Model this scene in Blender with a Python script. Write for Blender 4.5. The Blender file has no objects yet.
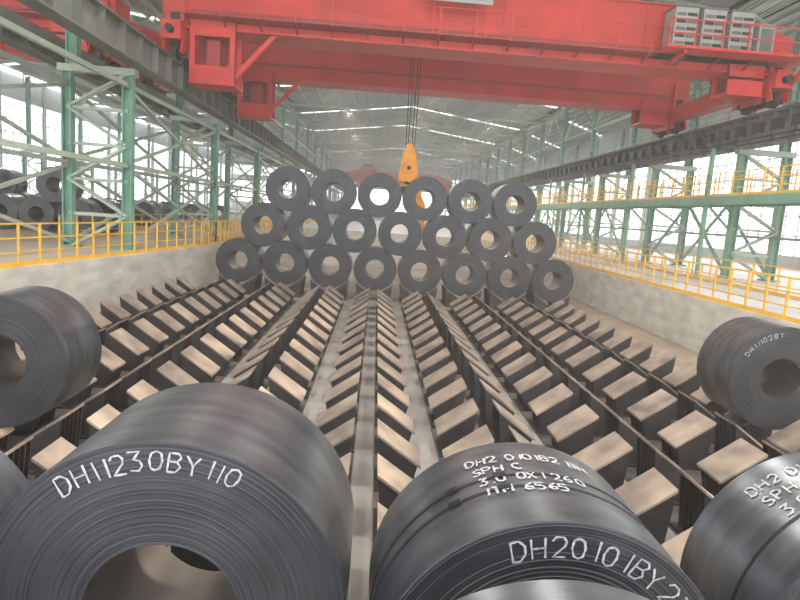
import bpy, math, random
from mathutils import Vector, Matrix
random.seed(7)
S=bpy.context.scene
FZ=-0.24
# ---------------------------------------------------------------- materials
def mat(name,col,rough=0.6,metal=0.0,var=0.25,scale=3.0,bump=0.0,col2=None,stretch=(1,1,1),spec=0.5):
    m=bpy.data.materials.new(name); m.use_nodes=True
    n=m.node_tree.nodes; l=m.node_tree.links; b=n['Principled BSDF']
    tc=n.new('ShaderNodeTexCoord'); mp=n.new('ShaderNodeMapping'); mp.inputs['Scale'].default_value=stretch
    no=n.new('ShaderNodeTexNoise'); no.inputs['Scale'].default_value=scale; no.inputs['Detail'].default_value=6
    l.new(tc.outputs['Object'],mp.inputs[0]); l.new(mp.outputs[0],no.inputs['Vector'])
    r=n.new('ShaderNodeValToRGB'); r.color_ramp.elements[0].position=0.3; r.color_ramp.elements[1].position=0.7
    c2=col2 if col2 else tuple(c*(1-var) for c in col)
    r.color_ramp.elements[0].color=(*c2,1); r.color_ramp.elements[1].color=(*col,1)
    l.new(no.outputs['Fac'],r.inputs[0]); l.new(r.outputs[0],b.inputs['Base Color'])
    b.inputs['Roughness'].default_value=rough; b.inputs['Metallic'].default_value=metal
    b.inputs['Specular IOR Level'].default_value=spec
    if bump:
        bp=n.new('ShaderNodeBump'); bp.inputs['Strength'].default_value=bump; bp.inputs['Distance'].default_value=0.02
        l.new(no.outputs['Fac'],bp.inputs['Height']); l.new(bp.outputs[0],b.inputs['Normal'])
    return m
def coil_face_mat(name,dark,light):
    m=bpy.data.materials.new(name); m.use_nodes=True
    n=m.node_tree.nodes; l=m.node_tree.links; b=n['Principled BSDF']
    tc=n.new('ShaderNodeTexCoord'); sx=n.new('ShaderNodeSeparateXYZ'); l.new(tc.outputs['Object'],sx.inputs[0])
    cb=n.new('ShaderNodeCombineXYZ'); l.new(sx.outputs['X'],cb.inputs['X']); l.new(sx.outputs['Z'],cb.inputs['Z'])
    ln=n.new('ShaderNodeVectorMath'); ln.operation='LENGTH'; l.new(cb.outputs[0],ln.inputs[0])
    no=n.new('ShaderNodeTexNoise'); no.noise_dimensions='1D'; no.inputs['Scale'].default_value=60; no.inputs['Detail'].default_value=5
    l.new(ln.outputs['Value'],no.inputs['W'])
    n2=n.new('ShaderNodeTexNoise'); n2.inputs['Scale'].default_value=2.5; l.new(tc.outputs['Object'],n2.inputs['Vector'])
    ad=n.new('ShaderNodeMath'); ad.operation='ADD'; l.new(no.outputs['Fac'],ad.inputs[0]); l.new(n2.outputs['Fac'],ad.inputs[1])
    hf=n.new('ShaderNodeMath'); hf.operation='MULTIPLY'; hf.inputs[1].default_value=0.5; l.new(ad.outputs[0],hf.inputs[0])
    r=n.new('ShaderNodeValToRGB'); r.color_ramp.elements[0].position=0.35; r.color_ramp.elements[1].position=0.65
    r.color_ramp.elements[0].color=(*dark,1); r.color_ramp.elements[1].color=(*light,1)
    l.new(hf.outputs[0],r.inputs[0]); l.new(r.outputs[0],b.inputs['Base Color'])
    b.inputs['Roughness'].default_value=0.42; b.inputs['Metallic'].default_value=0.45
    bp=n.new('ShaderNodeBump'); bp.inputs['Strength'].default_value=0.2; bp.inputs['Distance'].default_value=0.01
    l.new(no.outputs['Fac'],bp.inputs['Height']); l.new(bp.outputs[0],b.inputs['Normal'])
    return m
M={}
M['cface']=coil_face_mat('coil_edge_steel',(0.022,0.023,0.027),(0.052,0.055,0.062))
M['cbody']=mat('coil_wrap_steel',(0.21,0.23,0.26),0.33,0.88,col2=(0.085,0.095,0.112),scale=2.0,stretch=(1,3,1))
M['chole']=mat('coil_bore_steel',(0.10,0.09,0.085),0.45,0.5)
M['strap']=mat('strap_steel',(0.03,0.03,0.035),0.4,0.6)
M['chalk']=mat('white_paint_marker',(0.48,0.49,0.51),0.8,0,0.5,40)
M['floor']=mat('pit_concrete',(0.33,0.31,0.295),0.8,0,col2=(0.18,0.17,0.162),scale=1.3,bump=0.2)
M['sand']=mat('pit_edge_sandy_concrete',(0.34,0.27,0.20),0.9,0,col2=(0.21,0.175,0.14),scale=1.0,bump=0.2)
M['ground']=mat('hall_concrete',(0.42,0.44,0.50),0.5,0,col2=(0.29,0.31,0.37),scale=0.5)
M['gleft']=mat('left_bay_concrete',(0.52,0.43,0.33),0.6,0,col2=(0.33,0.28,0.24),scale=0.5)
M['wall']=mat('retaining_wall_concrete',(0.60,0.575,0.52),0.85,0,col2=(0.39,0.375,0.34),scale=1.2,bump=0.3,stretch=(1,1,2.5))
M['plate']=mat('saddle_wear_plate',(0.38,0.305,0.24),0.5,0.1,col2=(0.13,0.105,0.095),scale=1.9)
M['sdark']=mat('saddle_dark_steel',(0.034,0.027,0.027),0.6,0.2,col2=(0.014,0.012,0.013),scale=4)
M['sbeam']=mat('saddle_base_beam',(0.12,0.10,0.095),0.65,0.1,col2=(0.055,0.047,0.046),scale=2)
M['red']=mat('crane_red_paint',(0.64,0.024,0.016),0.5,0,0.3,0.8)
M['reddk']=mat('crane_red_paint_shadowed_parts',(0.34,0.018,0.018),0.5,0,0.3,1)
M['green']=mat('column_green_paint',(0.15,0.34,0.25),0.55,0,0.3,1.2)
M['ggrey']=mat('brace_grey_green',(0.38,0.46,0.38),0.6,0,0.25,1.0)
M['gird']=mat('runway_grey_green_steel',(0.15,0.16,0.145),0.6,0.1,0.35,1.2)
M['yel']=mat('railing_yellow_paint',(0.80,0.46,0.04),0.5,0,0.2,2)
M['org']=mat('hook_orange_paint',(0.85,0.33,0.01),0.5,0,0.3,2)
M['dark']=mat('dark_rubber_steel',(0.02,0.02,0.022),0.6,0.2)
M['cab']=mat('cabinet_grey_paint',(0.36,0.37,0.34),0.5,0,0.15,2)
M['roof']=mat('roof_sheet',(0.30,0.31,0.29),0.7,0,0.2,0.4)
M['clad']=mat('wall_cladding',(0.55,0.58,0.57),0.7,0,0.15,0.5)
M['blue']=mat('sign_blue',(0.03,0.12,0.55),0.5)
M['mull']=mat('window_mullion',(0.50,0.56,0.53),0.5,0,0.2,1)
M['fill_lamp']=mat('fill_lamp_housing',(0.5,0.5,0.5),0.4,0.4)  # fixture body of the added roof lamps
def translucent(name,col,mixf=0.55):
    m=bpy.data.materials.new(name); m.use_nodes=True; n=m.node_tree.nodes; l=m.node_tree.links
    o=n['Material Output']; t=n.new('ShaderNodeBsdfTranslucent'); t.inputs[0].default_value=(*col,1)
    tr=n.new('ShaderNodeBsdfTransparent'); tr.inputs[0].default_value=(0.9,0.93,0.92,1)
    mx=n.new('ShaderNodeMixShader'); mx.inputs[0].default_value=mixf
    l.new(t.outputs[0],mx.inputs[1]); l.new(tr.outputs[0],mx.inputs[2]); l.new(mx.outputs[0],o.inputs[0]); return m
M['sky']=translucent('skylight_panel',(0.7,0.75,0.72),0.25)

# ---------------------------------------------------------------- mesh builder
class MB:
    def __init__(s): s.v=[];s.f=[];s.m=[];s.sm=[];s.mats=[]
    def mi(s,k):
        if k not in s.mats: s.mats.append(k)
        return s.mats.index(k)
    def add(s,vs,fs,k,smooth=False):
        o=len(s.v); s.v+= [tuple(v) for v in vs]; i=s.mi(k)
        for f in fs: s.f.append([o+a for a in f]); s.m.append(i); s.sm.append(smooth)
    def box(s,x0,x1,y0,y1,z0,z1,k):
        vs=[(x,y,z) for x in (x0,x1) for y in (y0,y1) for z in (z0,z1)]
        s.add(vs,[(0,1,3,2),(4,6,7,5),(0,4,5,1),(2,3,7,6),(0,2,6,4),(1,5,7,3)],k)
    def beam(s,p,q,w,h,k,up=(0,0,1)):
        p=Vector(p);q=Vector(q);d=(q-p).normalized();u=Vector(up)
        if abs(d.dot(u))>0.98: u=Vector((1,0,0))
        a=d.cross(u).normalized()*w/2; b=a.cross(d).normalized()*h/2
        vs=[p-a-b,p+a-b,p+a+b,p-a+b,q-a-b,q+a-b,q+a+b,q-a+b]
        s.add(vs,[(0,3,2,1),(4,5,6,7),(0,1,5,4),(1,2,6,5),(2,3,7,6),(3,0,4,7)],k)
    def hbeam(s,p,q,w,h,k,t=0.05,up=(1,0,0)):
        p=Vector(p);q=Vector(q);d=(q-p).normalized();u=Vector(up)
        a=d.cross(u).normalized()
        b=a.cross(d).normalized()
        s.beam(p+b*(h/2-t/2),q+b*(h/2-t/2),w,t,k,up); s.beam(p-b*(h/2-t/2),q-b*(h/2-t/2),w,t,k,up)
        s.beam(p,q,t,h-2*t,k,up)
    def cyl(s,p,q,r,n,k,r2=None):
        p=Vector(p);q=Vector(q);d=(q-p).normalized();u=Vector((0,0,1)) if abs(d.z)<0.9 else Vector((1,0,0))
        a=d.cross(u).normalized();b=d.cross(a).normalized(); r2=r if r2 is None else r2
        vs=[];
        for c,rr in ((p,r),(q,r2)):
            for i in range(n):
                t=2*math.pi*i/n; vs.append(c+a*rr*math.cos(t)+b*rr*math.sin(t))
        s.add(vs,[(i,(i+1)%n,n+(i+1)%n,n+i) for i in range(n)],k,True)
        s.add(vs,[list(range(n))[::-1],list(range(n,2*n))],k)
    def prism(s,prof,y0,y1,k):
        n=len(prof); vs=[(x,y0,z) for x,z in prof]+[(x,y1,z) for x,z in prof]
        s.add(vs,[tuple(range(n)),tuple(range(2*n-1,n-1,-1))]+[(i,n+i,n+(i+1)%n,(i+1)%n) for i in range(n)],k)
    def done(s,name,parent=None,loc=(0,0,0)):
        me=bpy.data.meshes.new(name); me.from_pydata(s.v,[],s.f)
        for k in s.mats: me.materials.append(M[k])
        me.polygons.foreach_set('material_index',s.m); me.polygons.foreach_set('use_smooth',s.sm)
        me.update(); o=bpy.data.objects.new(name,me); S.collection.objects.link(o); o.location=loc
        if parent: o.parent=parent
        return o

# ---------------------------------------------------------------- stroke lettering
O_=[(.3,0),(.08,.12),(0,.5),(.08,.88),(.3,1),(.52,.88),(.6,.5),(.52,.12),(.3,0)]
G={'D':[[(0,0),(0,1),(.35,1),(.6,.7),(.6,.3),(.35,0),(0,0)]],'H':[[(0,0),(0,1)],[(.6,0),(.6,1)],[(0,.5),(.6,.5)]],
'1':[[(.3,0),(.3,1)]],'2':[[(0,.8),(.15,1),(.45,1),(.6,.8),(.55,.55),(0,0),(.62,0)]],
'3':[[(0,1),(.55,1),(.22,.6),(.5,.5),(.6,.25),(.4,0),(0,.05)]],'0':[O_],'O':[O_],
'4':[[(.45,0),(.45,1),(0,.3),(.65,.3)]],'B':[[(0,0),(0,1),(.4,1),(.55,.8),(.4,.55),(0,.55)],[(.4,.55),(.6,.3),(.4,0),(0,0)]],
'Y':[[(0,1),(.3,.5),(.6,1)],[(.3,.5),(.3,0)]],'S':[[(.58,.85),(.3,1),(.02,.8),(.1,.58),(.5,.42),(.58,.2),(.3,0),(0,.12)]],
'P':[[(0,0),(0,1),(.45,1),(.6,.78),(.45,.5),(0,.5)]],'C':[[(.6,.85),(.3,1),(.05,.75),(0,.4),(.15,.08),(.4,0),(.6,.12)]],
'X':[[(0,0),(.6,1)],[(0,1),(.6,0)]],'M':[[(0,0),(0,1),(.3,.4),(.6,1),(.6,0)]],'K':[[(0,0),(0,1)],[(.6,1),(0,.45),(.6,0)]],
'6':[[(.5,1),(.1,.6),(0,.25),(.25,0),(.55,.15),(.5,.45),(.1,.4)]],'5':[[(.6,1),(.05,1),(0,.55),(.4,.6),(.6,.3),(.4,0),(0,.05)]],
'T':[[(0,1),(.6,1)],[(.3,1),(.3,0)]],'G':[[(.6,.85),(.3,1),(.05,.75),(0,.4),(.15,.08),(.4,0),(.6,.12),(.6,.45),(.35,.45)]],
'.':[[(.2,0),(.3,.05)]],'A':[[(0,0),(.3,1),(.6,0)],[(.12,.38),(.48,.38)]],' ':[]}
def letter(mb,text,h,fmap,adv=0.95,wd=0.0085):
    s=0
    for ch in text:
        js=random.uniform(-.06,.06)*h; jt=random.uniform(-.05,.05)*h; sh=random.uniform(-.08,.12)
        for st in G.get(ch,[]):
            pts=[]
            for a,b in zip(st[:-1],st[1:]):
                for i in range(3):
                    t=i/3; pts.append((a[0]+(b[0]-a[0])*t,a[1]+(b[1]-a[1])*t))
            pts.append(st[-1])
            P=[(s+(p[0]+p[1]*sh)*h+js,p[1]*h+jt) for p in pts]
            vs=[]
            for i,p in enumerate(P):
                a=P[max(0,i-1)];b=P[min(len(P)-1,i+1)]
                dx,dy=b[0]-a[0],b[1]-a[1];L=math.hypot(dx,dy) or 1
                w=wd*random.uniform(.3,.65)
                nx,ny=-dy/L*w,dx/L*w
                vs+= [fmap(p[0]+nx,p[1]+ny),fmap(p[0]-nx,p[1]-ny)]
            mb.add(vs,[(2*i,2*i+1,2*i+3,2*i+2) for i in range(len(P)-1)],'chalk')
        s+=h*adv*(0.62 if ch in '1. ' else 1)
# ---------------------------------------------------------------- steel coil (axis along Y, origin at centre of front face)
def coil(x,yf,z,R,w,seg=64,rin=None,rings=10,face=None,body=None,straps=(),wob=0.004,rot=0.0,name='steel_coil'):
    mb=MB(); r=rin or R*0.43
    def ring(rad,y): return [(rad*math.cos(2*math.pi*i/seg),y,rad*math.sin(2*math.pi*i/seg)) for i in range(seg)]
    def lathe(prof,k,smooth):
        vs=[]
        for rad,y in prof: vs+=ring(rad,y)
        fs=[(j*seg+i,j*seg+(i+1)%seg,(j+1)*seg+(i+1)%seg,(j+1)*seg+i) for j in range(len(prof)-1) for i in range(seg)]
        mb.add(vs,fs,k,smooth)
    ch=0.006
    for y0,sg in ((0,1),(w,-1)):
        prof=[(r,y0+sg*.004)];
        for i in range(rings):
            ra=r+(R-ch-r)*i/rings; rb=r+(R-ch-r)*(i+1)/rings; off=random.uniform(0,wob)*sg
            prof+=[(ra+.0015,y0+off),(rb-.0015,y0+off)]
        prof+=[(R-ch,y0),(R,y0+sg*ch)]
        lathe(prof[::-1],'cface',False)
    nb=9; prof=[]
    for i in range(nb+1):
        prof.append((R+ (0 if i in(0,nb) else random.uniform(-.003,.001)),ch+(w-2*ch)*i/nb))
    lathe(prof,'cbody',True)
    lathe([(r,.004),(r,w-.004)],'chole',True)
    a0=math.radians(250)
    vs=[((R+.004)*math.cos(a0+t),y,(R+.004)*math.sin(a0+t)) for t in (0,.25,.5) for y in (.01,w-.01)]
    mb.add(vs,[(0,1,3,2),(2,3,5,4)],'cbody')
    for sy in straps:
        lathe([(R-.002,sy-.012),(R+.003,sy-.012),(R+.003,sy+.012),(R-.002,sy+.012)],'strap',False)
        for ad in (104,122):
            a=math.radians(ad); c=Vector(((R+.008)*math.cos(a),sy,(R+.008)*math.sin(a)))
            t=Vector((math.sin(a),0,-math.cos(a)))
            mb.beam(c-t*.035,c+t*.035,.04,.01,'strap',(math.cos(a),0,math.sin(a)))
    if face:
        txt,h,rho,a_start,adv=face
        def fm(s,t): 
            ph=math.radians(a_start)-s/rho; rr=rho+t
            return (rr*math.cos(ph),-0.003,rr*math.sin(ph))
        letter(mb,txt,h,fm,adv,0.010)
    if body:
        lines,h,a_start,ytop,lead=body
        for li,tx in enumerate(lines):
            def fm(s,t,li=li):
                ph=math.radians(a_start-li*1.0)-s/R
                return ((R+.006)*math.cos(ph),ytop-li*lead+t,(R+.006)*math.sin(ph))
            letter(mb,tx,h,fm,0.85,0.013)
    o=mb.done(name,loc=(x,yf,z)); return o
def zc(R): return R*1.2207+.004

# ---------------------------------------------------------------- pit saddles
PITCH=1.2
def saddle(mb,xc,y,side):
    L=.60; X=lambda d: xc+side*d
    zt=lambda d: .36+.7*(d-.516)
    a,b=.17,.75; tk=.035
    za,zb=zt(a),zt(b)
    vs=[(X(a),y,za-tk),(X(b),y,zb-tk),(X(b),y,zb),(X(a),y,za),(X(a),y+L,za-tk),(X(b),y+L,zb-tk),(X(b),y+L,zb),(X(a),y+L,za)]
    fs=[(0,1,2,3),(4,7,6,5),(0,4,5,1),(1,5,6,2),(2,6,7,3),(3,7,4,0)]
    mb.add(vs,fs,'plate')
    n=6
    for i in range(n):
        yy=y+.015+(L-.03-.02)*i/(n-1)
        pts=[(X(a+.12),FZ+.03),(X(b-.08),FZ+.03),(X(b-.012),zb-tk-.06),(X(b-.012),zb-tk),(X(a+.04),zt(a+.04)-tk)]
        mb.prism(pts,yy,yy+.02,'sdark')
    mb.box(min(X(a+.2),X(a+.22)),max(X(a+.2),X(a+.22)),y+.02,y+L-.02,FZ+.03,zt(a+.2)-tk,'sdark')
    mb.box(min(X(a+.05),X(b)),max(X(a+.05),X(b)),y-.06,y+L+.06,FZ+.02,FZ+.05,'sdark')
rack=MB()
VC=[.925+1.81*k for k in range(-4,4)]
def base(xc,side,y0,y1):
    xb=sorted((xc+side*.20,xc+side*.76))
    rack.box(xb[0],xb[1],y0,y1,FZ,FZ+.025,'sbeam')
for xc in VC:
    for side in(-1,1):
        base(xc,side,1.0,22.9)
        y=1.3
        while y<22.3:
            saddle(rack,xc,y,side); y+=PITCH
VS=[-5.40+1.811*k for k in range(8)]
for xc in VS:
    for side in(-1,1):
        base(xc,side,23.6,25.9)
        for y in (23.9,24.75): saddle(rack,xc,y,side)
rack.done('coil_saddle_rack')

# ---------------------------------------------------------------- coils
RS=.878
for row in range(3):
    for k in range(8-row):
        R=RS*random.uniform(.985,1.0)
        coil(-5.40+1.811*(k+row/2),24.0+random.uniform(-.12,.12),zc(RS)+row*1.46-(RS-R),R,1.25,seg=56,rings=8,rin=.38)
coil(-.98,2.86,zc(.95)+.0,.95,1.05,seg=160,rings=40,rin=.405,face=('DH11230BY110',.10,.80,127,.86),wob=.005)
coil(.965,2.57,zc(.875),.875,.98,seg=160,rings=40,rin=.38,face=('DH20101BY234',.10,.70,109,.90),
     body=(['DH2 0101B2 BH','SPH C','3.0 0X1 260','1TM 6565'],.075,114,.70,.125),straps=(.38,.52),wob=.005)
coil(3.06,2.82,zc(.88),.88,.86,seg=140,rings=34,rin=.38,
     body=(['DH2 0101','SPH C','3.0 0X1 260','1TM 65KG'],.085,134,.62,.14),straps=(.3,))
coil(.80,.97,zc(.885),.885,1.12,seg=120,rings=20,rin=.38,straps=(.5,))
coil(-2.74,2.45,zc(.89),.89,1.04,seg=120,rings=20,rin=.38)
coil(-4.75,7.7,zc(.87),.87,1.0,seg=120,rings=24,rin=.36)
coil(6.75,9.3,zc(.87),.87,1.0,seg=120,rings=24,rin=.34,face=('DH11102BY',.08,.69,150,1.1))
GZ=1.2
def yard(x0,n,y,top=()):
    for i in range(n): coil(x0+1.85*i,y+random.uniform(-.4,.4),GZ+.88,.88,1.3,seg=40,rings=5)
    for i in top: coil(x0+1.85*i+.925,y,GZ+.88+1.497,.88,1.3,seg=40,rings=5)
yard(-24.5,6,31,(4,)) ; yard(-26,7,33.5,(1,2,)) ; yard(-33,9,41,(3,4)) ; yard(-30,8,45); yard(-24.4,5,56); yard(-26,6,64)

# ---------------------------------------------------------------- pit floor, ground, retaining walls
XR=10.0
f=MB(); f.box(-7.6,8.3,-3,60,FZ-.2,FZ,'floor'); f.box(8.3,XR,-3,60,FZ-.2,FZ,'sand'); f.box(-10.6,-7.6,-3,60,FZ-.2,FZ,'floor')
f.done('floor')
w=MB()
lp=[(-10.3,-3),(-8.95,12),(-7.05,27.5),(-7.05,60)]
for a,b in zip(lp[:-1],lp[1:]):
    vs=[(a[0],a[1],FZ),(b[0],b[1],FZ),(b[0],b[1],1.38),(a[0],a[1],1.38),(a[0]-.35,a[1],FZ),(b[0]-.35,b[1],FZ),(b[0]-.35,b[1],1.38),(a[0]-.35,a[1],1.38)]
    w.add(vs,[(0,1,2,3),(4,7,6,5),(3,2,6,7),(0,3,7,4),(1,5,6,2),(0,4,5,1)],'wall')
w.done('wall_left')
w=MB(); w.box(XR,XR+.35,-3,60,FZ,1.38,'wall')
w.done('wall_right')
w=MB(); w.box(-7.05,XR,60,60.3,FZ,1.38,'wall'); w.done('wall_back')
g=MB(); 
g.add([(-60,-3,GZ),(-10.6,-3,GZ),(-9.25,12,GZ),(-7.35,27.5,GZ),(-7.35,60.3,GZ),(-60,60.3,GZ)],[(0,1,2,3,4,5)],'gleft')
g.box(XR+.35,60,-3,60.3,1.0,GZ+.1,'ground'); g.box(-60,60,60.3,260,1.0,GZ,'ground')
g.done('ground')

# ---------------------------------------------------------------- railings
def railing(name,p,q,h=1.05,step=1.2,t=.05,k='yel',mid=2,post=.06):
    r=MB(); p=Vector(p);q=Vector(q);L=(q-p).length;n=max(1,round(L/step))
    for i in range(n+1):
        c=p.lerp(q,i/n); r.beam(c,c+Vector((0,0,h)),post,post,k)
    for j in range(1,mid+2):
        zz=h*j/(mid+1); o=Vector((0,0,zz)); r.beam(p+o,q+o,t*.8,t*.8,k)
    r.beam(p+Vector((0,0,.06)),q+Vector((0,0,.06)),.02,.12,k)
    return r.done(name)
for a,b in zip(lp[:-1],lp[1:]): railing('guard_railing',(a[0]-.17,a[1],1.38),(b[0]-.17,b[1],1.38),step=.8,t=.045,post=.05)
railing('guard_railing',(XR+.17,-1,1.38),(XR+.17,60,1.38),step=.8,t=.045,post=.05)
railing('guard_railing',(14.9,20,1.3),(14.9,70,1.3),step=1.5)
railing('guard_railing',(-8.9,30,1.2),(-8.9,110,1.2),step=1.5)
railing('guard_railing',(-13.6,26.5,1.2),(-13.6,90,1.2),step=1.5)

# ---------------------------------------------------------------- columns & runways
LY=[-0.7,11.3,23.5,35.5,47.5,59.5,71.5,83.5,95.5,107.5,119.5,131.5,143.5,155.5,167.5]
def lattice_col(name,xa,xb,y,z0,z1,zt,xt):
    c=MB(); 
    for x in (xa,xb): 
        c.hbeam((x,y,z0),(x,y,z1),.34,.36,'green',.05)
        c.box(x-.35,x+.35,y-.35,y+.35,z0,z0+.08,'green')
    n=5; dz=(z1-z0)/n
    for i in range(n):
        za=z0+i*dz; zb=za+dz
        a,b=(xa,xb) if i%2 else (xb,xa)
        for yy in(y-.13,y+.13): c.beam((a,yy,za),(b,yy,zb),.07,.09,'ggrey')
        c.beam((xa,y,zb),(xb,y,zb),.12,.12,'ggrey')
    c.box(min(xa,xb)-.3,max(xa,xb)+.3,y-.2,y+.2,z1-.05,z1+.2,'ggrey')
    c.hbeam((xt,y,z1+.2),(xt,y,zt),.36,.4,'green',.05)
    return c.done(name)
for y in LY: lattice_col('steel_column',-9.5,-11.7,y,GZ,7.7,15.6,-11.5)
RY=[1.7+9*i for i in range(19)]
for y in RY: lattice_col('steel_column',17.2,19.4,y,1.3,7.3,15.6,19.2)
for y in LY[2:]: lattice_col('steel_column',-38.5,-40.5,y,GZ,7.4,15.6,-40)
br=MB()
for x in (-9.5,-11.7):
    for i,(a,b) in enumerate(zip(LY[1:-1],LY[2:])):
        for z in (4.4,7.3): br.beam((x,a,z),(x,b,z),.14,.16,'ggrey')
        if i%2==1 or x<-10:
            for (p,q) in (((a,1.4),(b,4.3)),((b,1.4),(a,4.3)),((a,4.5),(b,7.2)),((b,4.5),(a,7.2))):
                br.beam((x,p[0],p[1]),(x,q[0],q[1]),.10,.12,'ggrey')
for x in (17.2,19.4):
    for i,(a,b) in enumerate(zip(RY[:-1],RY[1:])):
        br.beam((x,a,3.4),(x,b,3.4),.12,.14,'green') if x>18 else None
        if i%2==1:
            m=(a+b)/2
            br.beam((x,a,1.4),(x,m,5.0),.13,.13,'green'); br.beam((x,b,1.4),(x,m,5.0),.13,.13,'green')
def upper(x,Ys):
    for a,b in zip(Ys[:-1],Ys[1:]):
        m=(a+b)/2
        br.beam((x,a,15.2),(x,b,15.2),.15,.2,'ggrey'); br.beam((x,a,12.2),(x,b,12.2),.15,.15,'ggrey')
        br.beam((x,a,12.2),(x,m,15.2),.12,.12,'ggrey'); br.beam((x,b,12.2),(x,m,15.2),.12,.12,'ggrey')
upper(-11.5,LY[1:]); upper(19.2,RY)
br.done('steel_wind_bracing')
def runway(name,x,z0,z1,y0,y1,inner,stiff=1.5,w=.6,sh=1.25):
    r=MB(); r.box(x-w/2,x+w/2,y0,y1,z1-.06,z1,'gird'); r.box(x-w/2,x+w/2,y0,y1,z0,z0+.06,'gird'); r.box(x-.03,x+.03,y0,y1,z0,z1,'gird')
    y=y0+.3
    while y<y1:
        r.box(x-w/2+.03,x+w/2-.03,y,y+.03,z0+.06,z1-.06,'gird'); y+=stiff
    r.box(x-.05,x+.05,y0,y1,z1,z1+.14,'dark')
    s=-inner
    xo=x+s*sh
    r.box(min(x+s*w/2,xo),max(x+s*w/2,xo),y0,y1,z1-.12,z1-.05,'gird')
    r.box(xo-.05,xo+.05,y0,y1,z1-.35,z1-.0,'gird')
    return r.done(name)
runway('crane_runway_beam',-9.0,7.9,9.0,-3,172,1,sh=.8)
runway('crane_runway_beam',-13.0,8.2,9.0,-3,172,-1,sh=.6)
runway('crane_runway_beam',17.2,7.5,8.9,-3,172,-1,stiff=1.0,w=.7)
railing('guard_railing',(18.4,-3,8.9),(18.4,130,8.9),step=2.2,k='ggrey')
bk=MB()
y=3
while y<120:
    bk.box(16.35,16.85,y,y+.12,7.35,8.2,'gird'); bk.box(16.3,16.55,y-.1,y+.45,7.9,8.35,'dark'); y+=1.3
bk.box(16.33,16.38,0,120,7.45,7.52,'dark'); bk.box(16.33,16.38,0,120,7.65,7.72,'dark'); bk.done('conductor_rail_brackets')
wk=MB(); wk.box(15.7,17.0,8,120,5.05,5.13,'ggrey'); wk.box(15.66,15.74,8,120,4.75,5.15,'green'); wk.box(16.96,17.04,8,120,4.75,5.15,'green')
for y in RY:
    if 8<y<120:
        wk.beam((15.7,y,4.9),(17.2,y,4.9),.15,.2,'green'); wk.beam((15.8,y,4.8),(17.1,y,3.6),.1,.1,'green')
        wk.beam((15.75,y,1.3),(15.75,y,7.4),.16,.16,'green')
wk.done('elevated_walkway')
railing('guard_railing',(15.7,8,5.15),(15.7,120,5.15),step=1.1,mid=2,t=.06)
railing('guard_railing',(17.0,8,5.15),(17.0,120,5.15),step=1.5,mid=1)

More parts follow.
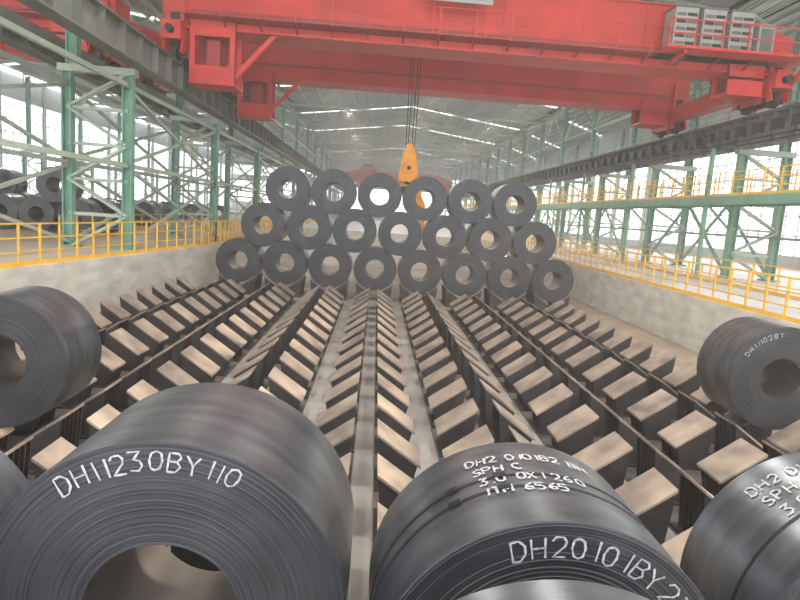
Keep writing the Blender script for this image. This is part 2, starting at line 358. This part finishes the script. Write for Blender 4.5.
# ---------------------------------------------------------------- overhead crane
def bridge_crane(xL,xR,y0,y1,zr,trolley_x,detail=True):
    c=MB(); gh=2.5; zb=zr+1.45
    for gi,yg in enumerate((y0,y1)):
        hw=.8
        c.prism([(xL-.6,zb+.5),(xL+.4,zb),(xR-.4,zb),(xR+.6,zb+.5),(xR+.6,zb+1.6),(xR-2.5,zb+gh),(xL+2.5,zb+gh),(xL-.6,zb+1.6)],yg-hw,yg+hw,'red')
        c.box(xL+.4,xR-.4,yg-hw-.12,yg+hw+.12,zb-.06,zb,'red')
        c.box(xL+2.5,xR-2.5,yg-hw-.12,yg+hw+.12,zb+gh,zb+gh+.06,'red')
        c.box(xL+2.5,xR-2.5,yg-.06,yg+.06,zb+gh+.06,zb+gh+.2,'dark')
        x=xL+1.5
        while x<xR-1:
            c.box(x,x+.05,yg-hw-.04,yg+hw+.04,zb+.05,zb+gh-.5 if (x<xL+3 or x>xR-3) else zb+gh-.05,'red'); x+=3.1
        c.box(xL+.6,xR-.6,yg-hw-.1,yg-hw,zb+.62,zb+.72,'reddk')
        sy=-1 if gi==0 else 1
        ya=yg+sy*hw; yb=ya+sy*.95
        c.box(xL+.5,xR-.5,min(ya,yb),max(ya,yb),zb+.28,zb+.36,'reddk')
        if detail:
            x=xL+.6
            while x<xR-.4:
                c.beam((x,yb,zb+.3),(x,yb,zb+1.35),.05,.05,'red'); 
                c.beam((x,ya,zb-.0),(x,yb,zb+.28),.07,.07,'reddk'); x+=1.5
            for h in (.75,1.35): c.beam((xL+.5,yb,zb+h),(xR-.5,yb,zb+h),.045,.045,'red')
    for x,s in ((xL,1),(xR,-1)):
        c.box(x-.4,x+.4,y0-1.6,y1+1.6,zr+.75,zr+1.5,'red')
        for yb in (y0,y1):
            for xx in (x-.42,x+.34):
                c.add([(xx,yb-1.5,zr+.25),(xx,yb+1.5,zr+.25),(xx,yb+1.2,zr+.9),(xx,yb-1.2,zr+.9),(xx+.08,yb-1.5,zr+.25),(xx+.08,yb+1.5,zr+.25),(xx+.08,yb+1.2,zr+.9),(xx+.08,yb-1.2,zr+.9)],
                      [(0,1,2,3),(4,7,6,5),(0,4,5,1),(1,5,6,2),(2,6,7,3),(3,7,4,0)],'red')
            for wy in (-.95,.95):
                c.cyl((x-.12,yb+wy,zr+.33),(x+.12,yb+wy,zr+.33),.33,24,'dark')
                c.cyl((x-.45,yb+wy,zr+.33),(x+.45,yb+wy,zr+.33),.12,12,'dark')
            c.box(x-.35,x+.35,yb-1.02,yb-.9,zr+.8,zb+1.3,'red')
            c.box(x-.2,x+.2,yb-1.05,yb-1.02,zb-.2,zb+.5,'dark')
            lo=zb-(2.2 if s>0 else .9)
            xa,xb=(x+.6,x+2.5) if s>0 else (x-2.2,x-.6)
            for px in (xa,xb-.22):
                for py in (yb-1.0,yb+.3): c.box(px,px+.22,py,py+.15,lo,zb+.3,'red')
            c.box(xa,xb,yb-1.05,yb+.5,lo-.12,lo,'red'); c.box(xa,xb,yb-1.02,yb-.9,lo+.0,lo+.65,'red')
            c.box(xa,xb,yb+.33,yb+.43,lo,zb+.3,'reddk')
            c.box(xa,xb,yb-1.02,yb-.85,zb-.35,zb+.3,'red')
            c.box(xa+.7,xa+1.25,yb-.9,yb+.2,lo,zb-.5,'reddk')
            if s>0: c.beam((xb-.1,yb-.6,lo+.3),(xb+1.7,yb-.6,zb+.1),.14,.2,'red')
        c.cyl((x,y0-1.9,zr+1.1),(x,y0-1.6,zr+1.1),.16,12,'dark')
    tx=trolley_x; tz=zb+gh+.2
    c.box(tx-2.2,tx+2.2,y0-.4,y0+.4,tz+.2,tz+.9,'red'); c.box(tx-2.2,tx+2.2,y1-.4,y1+.4,tz+.2,tz+.9,'red')
    for xx in (tx-2.0,tx+1.2): c.box(xx,xx+.8,y0,y1,tz+.3,tz+.95,'red')
    c.cyl((tx-1.2,(y0+y1)/2-1.2,tz+1.2),(tx+1.2,(y0+y1)/2-1.2,tz+1.2),.6,24,'dark')
    c.box(tx-1.8,tx-.2,(y0+y1)/2+.4,(y0+y1)/2+1.6,tz+.95,tz+1.8,'cab')
    for xx in (tx-1.6,tx+1.6):
        for yy in (y0,y1): c.cyl((xx-.08,yy,tz+.05),(xx+.08,yy,tz+.05),.28,16,'dark')
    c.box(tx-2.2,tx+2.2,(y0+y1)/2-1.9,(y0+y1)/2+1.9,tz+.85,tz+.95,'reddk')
    if detail:
        yq=y0-1.85
        c.box(tx+.0,tx+2.6,yq-.04,yq,zb+1.55,zb+2.2,'cab'); c.cyl((tx+.5,yq-.07,zb+1.88),(tx+.5,yq-.04,zb+1.88),.25,24,'blue'); c.box(tx+1.0,tx+2.3,yq-.06,yq-.04,zb+1.7,zb+2.05,'blue')
        c.beam((tx+.2,yq,zb+.3),(tx+.2,yq,zb+2.1),.05,.05,'red'); c.beam((tx+2.4,yq,zb+.3),(tx+2.4,yq,zb+2.1),.05,.05,'red')
        yb=y0-.8
        c.box(11.4,xR+.6,yb-1.9,yb,zb+.28,zb+.38,'red')
        for i in range(3):
            xa=11.8+i*1.2
            c.box(xa,xa+.98,yb-1.3,yb-.35,zb+.5,zb+2.05,'cab')
            c.box(xa-.04,xa+1.02,yb-1.36,yb-.3,zb+2.05,zb+2.12,'gird')
            for j in range(5):
                for kx in range(2): c.box(xa+.07+kx*.45,xa+.46+kx*.45,yb-1.33,yb-1.3,zb+.58+j*.285,zb+.70+j*.285,'dark' if (j+kx)%2 else 'gird')
            c.box(xa+.05,xa+.15,yb-1.05,yb-.4,zb+.38,zb+.55,'reddk'); c.box(xa+.85,xa+.95,yb-1.05,yb-.4,zb+.38,zb+.55,'reddk')
        c.box(15.5,16.2,yb-1.2,yb-.3,zb+.38,zb+1.7,'cab'); c.box(15.6,16.1,yb-1.23,yb-1.2,zb+.6,zb+1.5,'gird')
        x=11.4
        while x<xR+.6:
            c.beam((x,yb-1.88,zb+.3),(x,yb-1.88,zb+1.4),.05,.05,'red'); x+=1.1
        for h in(.85,1.4): c.beam((11.4,yb-1.88,zb+h),(xR+.6,yb-1.88,zb+h),.05,.05,'red')
        c.beam((xR+.3,yb-1.9,zb+.2),(xR+.3,yb,zb-1.0),.15,.2,'red'); c.beam((12.2,yb-1.8,zb+.2),(12.2,yb,zb-.0),.12,.15,'red')
    o=c.done('bridge_crane')
    if detail:
        h=MB(); hy=(y0+y1)/2-.6; hx=tx-.15
        for dx in(-.28,-.12,.12,.28):
            h.cyl((hx+dx,hy-.2,tz+1.0),(hx+dx*.8,hy,6.7),.018,6,'dark'); h.cyl((hx+dx,hy+.25,tz+1.0),(hx+dx*.8,hy+.1,6.7),.018,6,'dark')
        h.prism([(hx-.14,6.9),(hx-.35,6.3),(hx-.5,5.3),(hx-.45,5.0),(hx+.45,5.0),(hx+.5,5.3),(hx+.35,6.3),(hx+.14,6.9)],hy-.25,hy+.3,'org')
        h.cyl((hx,hy-.30,5.7),(hx,hy+.34,5.7),.26,24,'org'); h.cyl((hx,hy-.32,5.7),(hx,hy+.36,5.7),.1,20,'dark')
        h.cyl((hx,hy,5.1),(hx,hy,4.8),.14,12,'dark')
        h.box(hx-.75,hx+.75,hy-.3,hy+.35,4.25,4.85,'org'); h.prism([(hx-.75,4.35),(hx-1.0,3.9),(hx-1.0,2.6),(hx-.7,2.4),(hx-.6,3.8),(hx-.3,4.35)],hy-.15,hy+.15,'org')
        h.prism([(hx+.3,4.35),(hx+.6,3.8),(hx+.7,2.4),(hx+1.0,2.6),(hx+1.0,3.9),(hx+.75,4.35)],hy-.15,hy+.15,'org')
        h.box(hx-.35,hx+.35,hy-.36,hy-.3,4.35,4.75,'dark')
        h.done('hook_and_coil_tong',parent=o)
    return o
bridge_crane(-8.99,17.2,28.0,36.8,9.10,1.6)
bridge_crane(-8.99,17.2,150,156,9.14,-3.0,False)
bridge_crane(-38,-13.0,30,36,9.14,-24,False)

# ---------------------------------------------------------------- roof
def rz(x,xa,xb): m=(xa+xb)/2; return 16.2+2.0*(1-abs(x-m)/((xb-xa)/2))
bays=[(-40.5,-11.5),(-11.5,19.2),(19.2,31)]
roof=MB(); skl=MB(); pur=MB()
YS=-3; YE=175
for xa,xb in bays:
    m=(xa+xb)/2; 
    for (p,q) in ((xa,m),(m,xb)):
        zp,zq=rz(p,xa,xb),rz(q,xa,xb)
        y=YS; 
        while y<YE:
            y2=min(y+17,YE); roof.add([(p,y,zp),(q,y,zq),(q,y2,zq),(p,y2,zp),(p,y,zp+.1),(q,y,zq+.1),(q,y2,zq+.1),(p,y2,zp+.1)],[(0,3,2,1),(4,5,6,7),(0,1,5,4),(2,3,7,6),(0,4,7,3),(1,2,6,5)],'roof')
            y3=min(y2+1.0,YE)
            if y3>y2: skl.add([(p,y2,zp+.05),(q,y2,zq+.05),(q,y3,zq+.05),(p,y3,zp+.05)],[(0,3,2,1)],'sky')
            y=y3
            if y3>=YE: break
        n=8
        for i in range(n+1):
            x=p+(q-p)*i/n; z=zp+(zq-zp)*i/n
            pur.box(x-.05,x+.05,YS,YE,z-.22,z-.02,'ggrey')
roof.done('ceiling'); skl.done('ceiling_skylights'); pur.done('roof_purlins')
def truss(xa,xb,y):
    t=MB(); n=10; zb=14.9
    P=[xa+(xb-xa)*i/n for i in range(n+1)]
    t.beam((xa,y,zb),(xb,y,zb),.18,.18,'ggrey')
    for i in range(n):
        a,b=P[i],P[i+1]; za,zc_=rz(a,xa,xb)-.3,rz(b,xa,xb)-.3
        t.beam((a,y,za),(b,y,zc_),.18,.18,'ggrey'); t.beam((a,y,zb),(a,y,za),.1,.1,'ggrey')
        if i%2==0: t.beam((a,y,za),(b,y,zb),.1,.1,'ggrey')
        else: t.beam((a,y,zb),(b,y,zc_),.1,.1,'ggrey')
    t.done('roof_truss')
for y in LY: truss(-11.5,19.2,y); truss(-40.5,-11.5,y)

# ---------------------------------------------------------------- outer walls with glazing bars
def glazed(name,x,y0,y1,zs,solid):
    w=MB()
    for a,b in solid: w.box(x-.1,x+.1,y0,y1,a,b,'clad')
    y=y0
    while y<y1: w.box(x-.05,x+.05,y-.04,y+.04,zs[0],zs[-1],'mull'); y+=1.5
    for z in zs: w.box(x-.05,x+.05,y0,y1,z-.05,z+.05,'mull')
    y=y0
    while y<y1: w.hbeam((x-.3 if x>0 else x+.3,y,1.2),(x-.3 if x>0 else x+.3,y,16),.3,.35,'ggrey'); y+=9
    w.done(name)
glazed('window_1',31,-3,175,[2.2,3.7,5.2,6.7,8.2,9.7,11.2,12.7],[(1.0,2.2),(12.7,16.3)])
glazed('window_2',-42,-3,175,[2.0,3.5,5.0,6.5,8.0,9.5,11,12.5],[(1.0,2.0),(13.2,16.3)])
w=MB()
w.box(-42,31,175,175.3,1.2,4,'clad'); w.box(-42,31,175,175.3,10,11.5,'clad'); w.box(-42,31,175,175.3,14,18.2,'clad')
x=-42
while x<=31: w.box(x-.08,x+.08,174.9,175.2,4,14,'mull'); x+=3
for z in (6.0,8.0,12.5): w.box(-42,31,174.9,175.2,z-.06,z+.06,'mull')
w.done('wall_end')

# ---------------------------------------------------------------- added fill lamps, put in to brighten the hall; then the sun
for x in (-4,4,12,-25):
    for y in (4,16,52,70,90,115):
        h=MB(); h.cyl((0,0,0),(0,0,-.35),.12,16,'fill_lamp',.32); h.cyl((0,0,1.2),(0,0,0),.02,6,'fill_lamp')
        o=h.done('added_fill_lamp',loc=(x,y,14.6))
        L=bpy.data.lights.new('fill_light','AREA'); L.shape='DISK'; L.size=.5; L.energy=700; L.color=(1,.91,.78)
        lo=bpy.data.objects.new('fill_light',L); S.collection.objects.link(lo); lo.location=(0,0,-.38); lo.parent=o
L=bpy.data.lights.new('sun','SUN'); L.energy=9.0; L.angle=math.radians(4); L.color=(1,.84,.64)
so=bpy.data.objects.new('sun',L); S.collection.objects.link(so)
d=Vector((-.90,-.40,-.30)).normalized(); so.rotation_euler=d.to_track_quat('-Z','Y').to_euler(); so.location=(60,40,40)

# ---------------------------------------------------------------- dusty air inside the hall
hz=bpy.data.materials.new('dusty_air'); hz.use_nodes=True; n=hz.node_tree.nodes; l=hz.node_tree.links
n.remove(n['Principled BSDF']); vsn=n.new('ShaderNodeVolumeScatter'); vsn.inputs['Density'].default_value=0.0033; vsn.inputs['Color'].default_value=(1,.975,.93,1)
vsn.inputs['Anisotropy'].default_value=0.3
l.new(vsn.outputs[0],n['Material Output'].inputs['Volume']); M['haze']=hz
h=MB(); h.box(-41.8,30.8,-2.9,174.8,-.1,16.1,'haze'); h.done('dust_haze')

# ---------------------------------------------------------------- world
W=bpy.data.worlds.new('overcast_sky'); S.world=W; W.use_nodes=True
bg=W.node_tree.nodes['Background']; bg.inputs[0].default_value=(0.98,0.985,1.0,1); bg.inputs[1].default_value=3.3

# ---------------------------------------------------------------- camera
yaw=math.radians(2.67); p=math.radians(8.1); r=math.radians(4.0)
F=Vector((math.sin(yaw)*math.cos(p),math.cos(yaw)*math.cos(p),-math.sin(p)))
R=Vector((math.cos(yaw),-math.sin(yaw),0)); U=R.cross(F)
Rc=R*math.cos(r)+U*math.sin(r); Uc=-R*math.sin(r)+U*math.cos(r)
cam=bpy.data.cameras.new('camera'); cam.lens=27; cam.sensor_width=36; co=bpy.data.objects.new('camera',cam); S.collection.objects.link(co)
m=Matrix((( Rc.x,Uc.x,-F.x,0),(Rc.y,Uc.y,-F.y,0),(Rc.z,Uc.z,-F.z,3.3),(0,0,0,1)))
co.matrix_world=m; S.camera=co; cam.clip_end=600
S.view_settings.view_transform='Standard'; S.view_settings.exposure=0.2
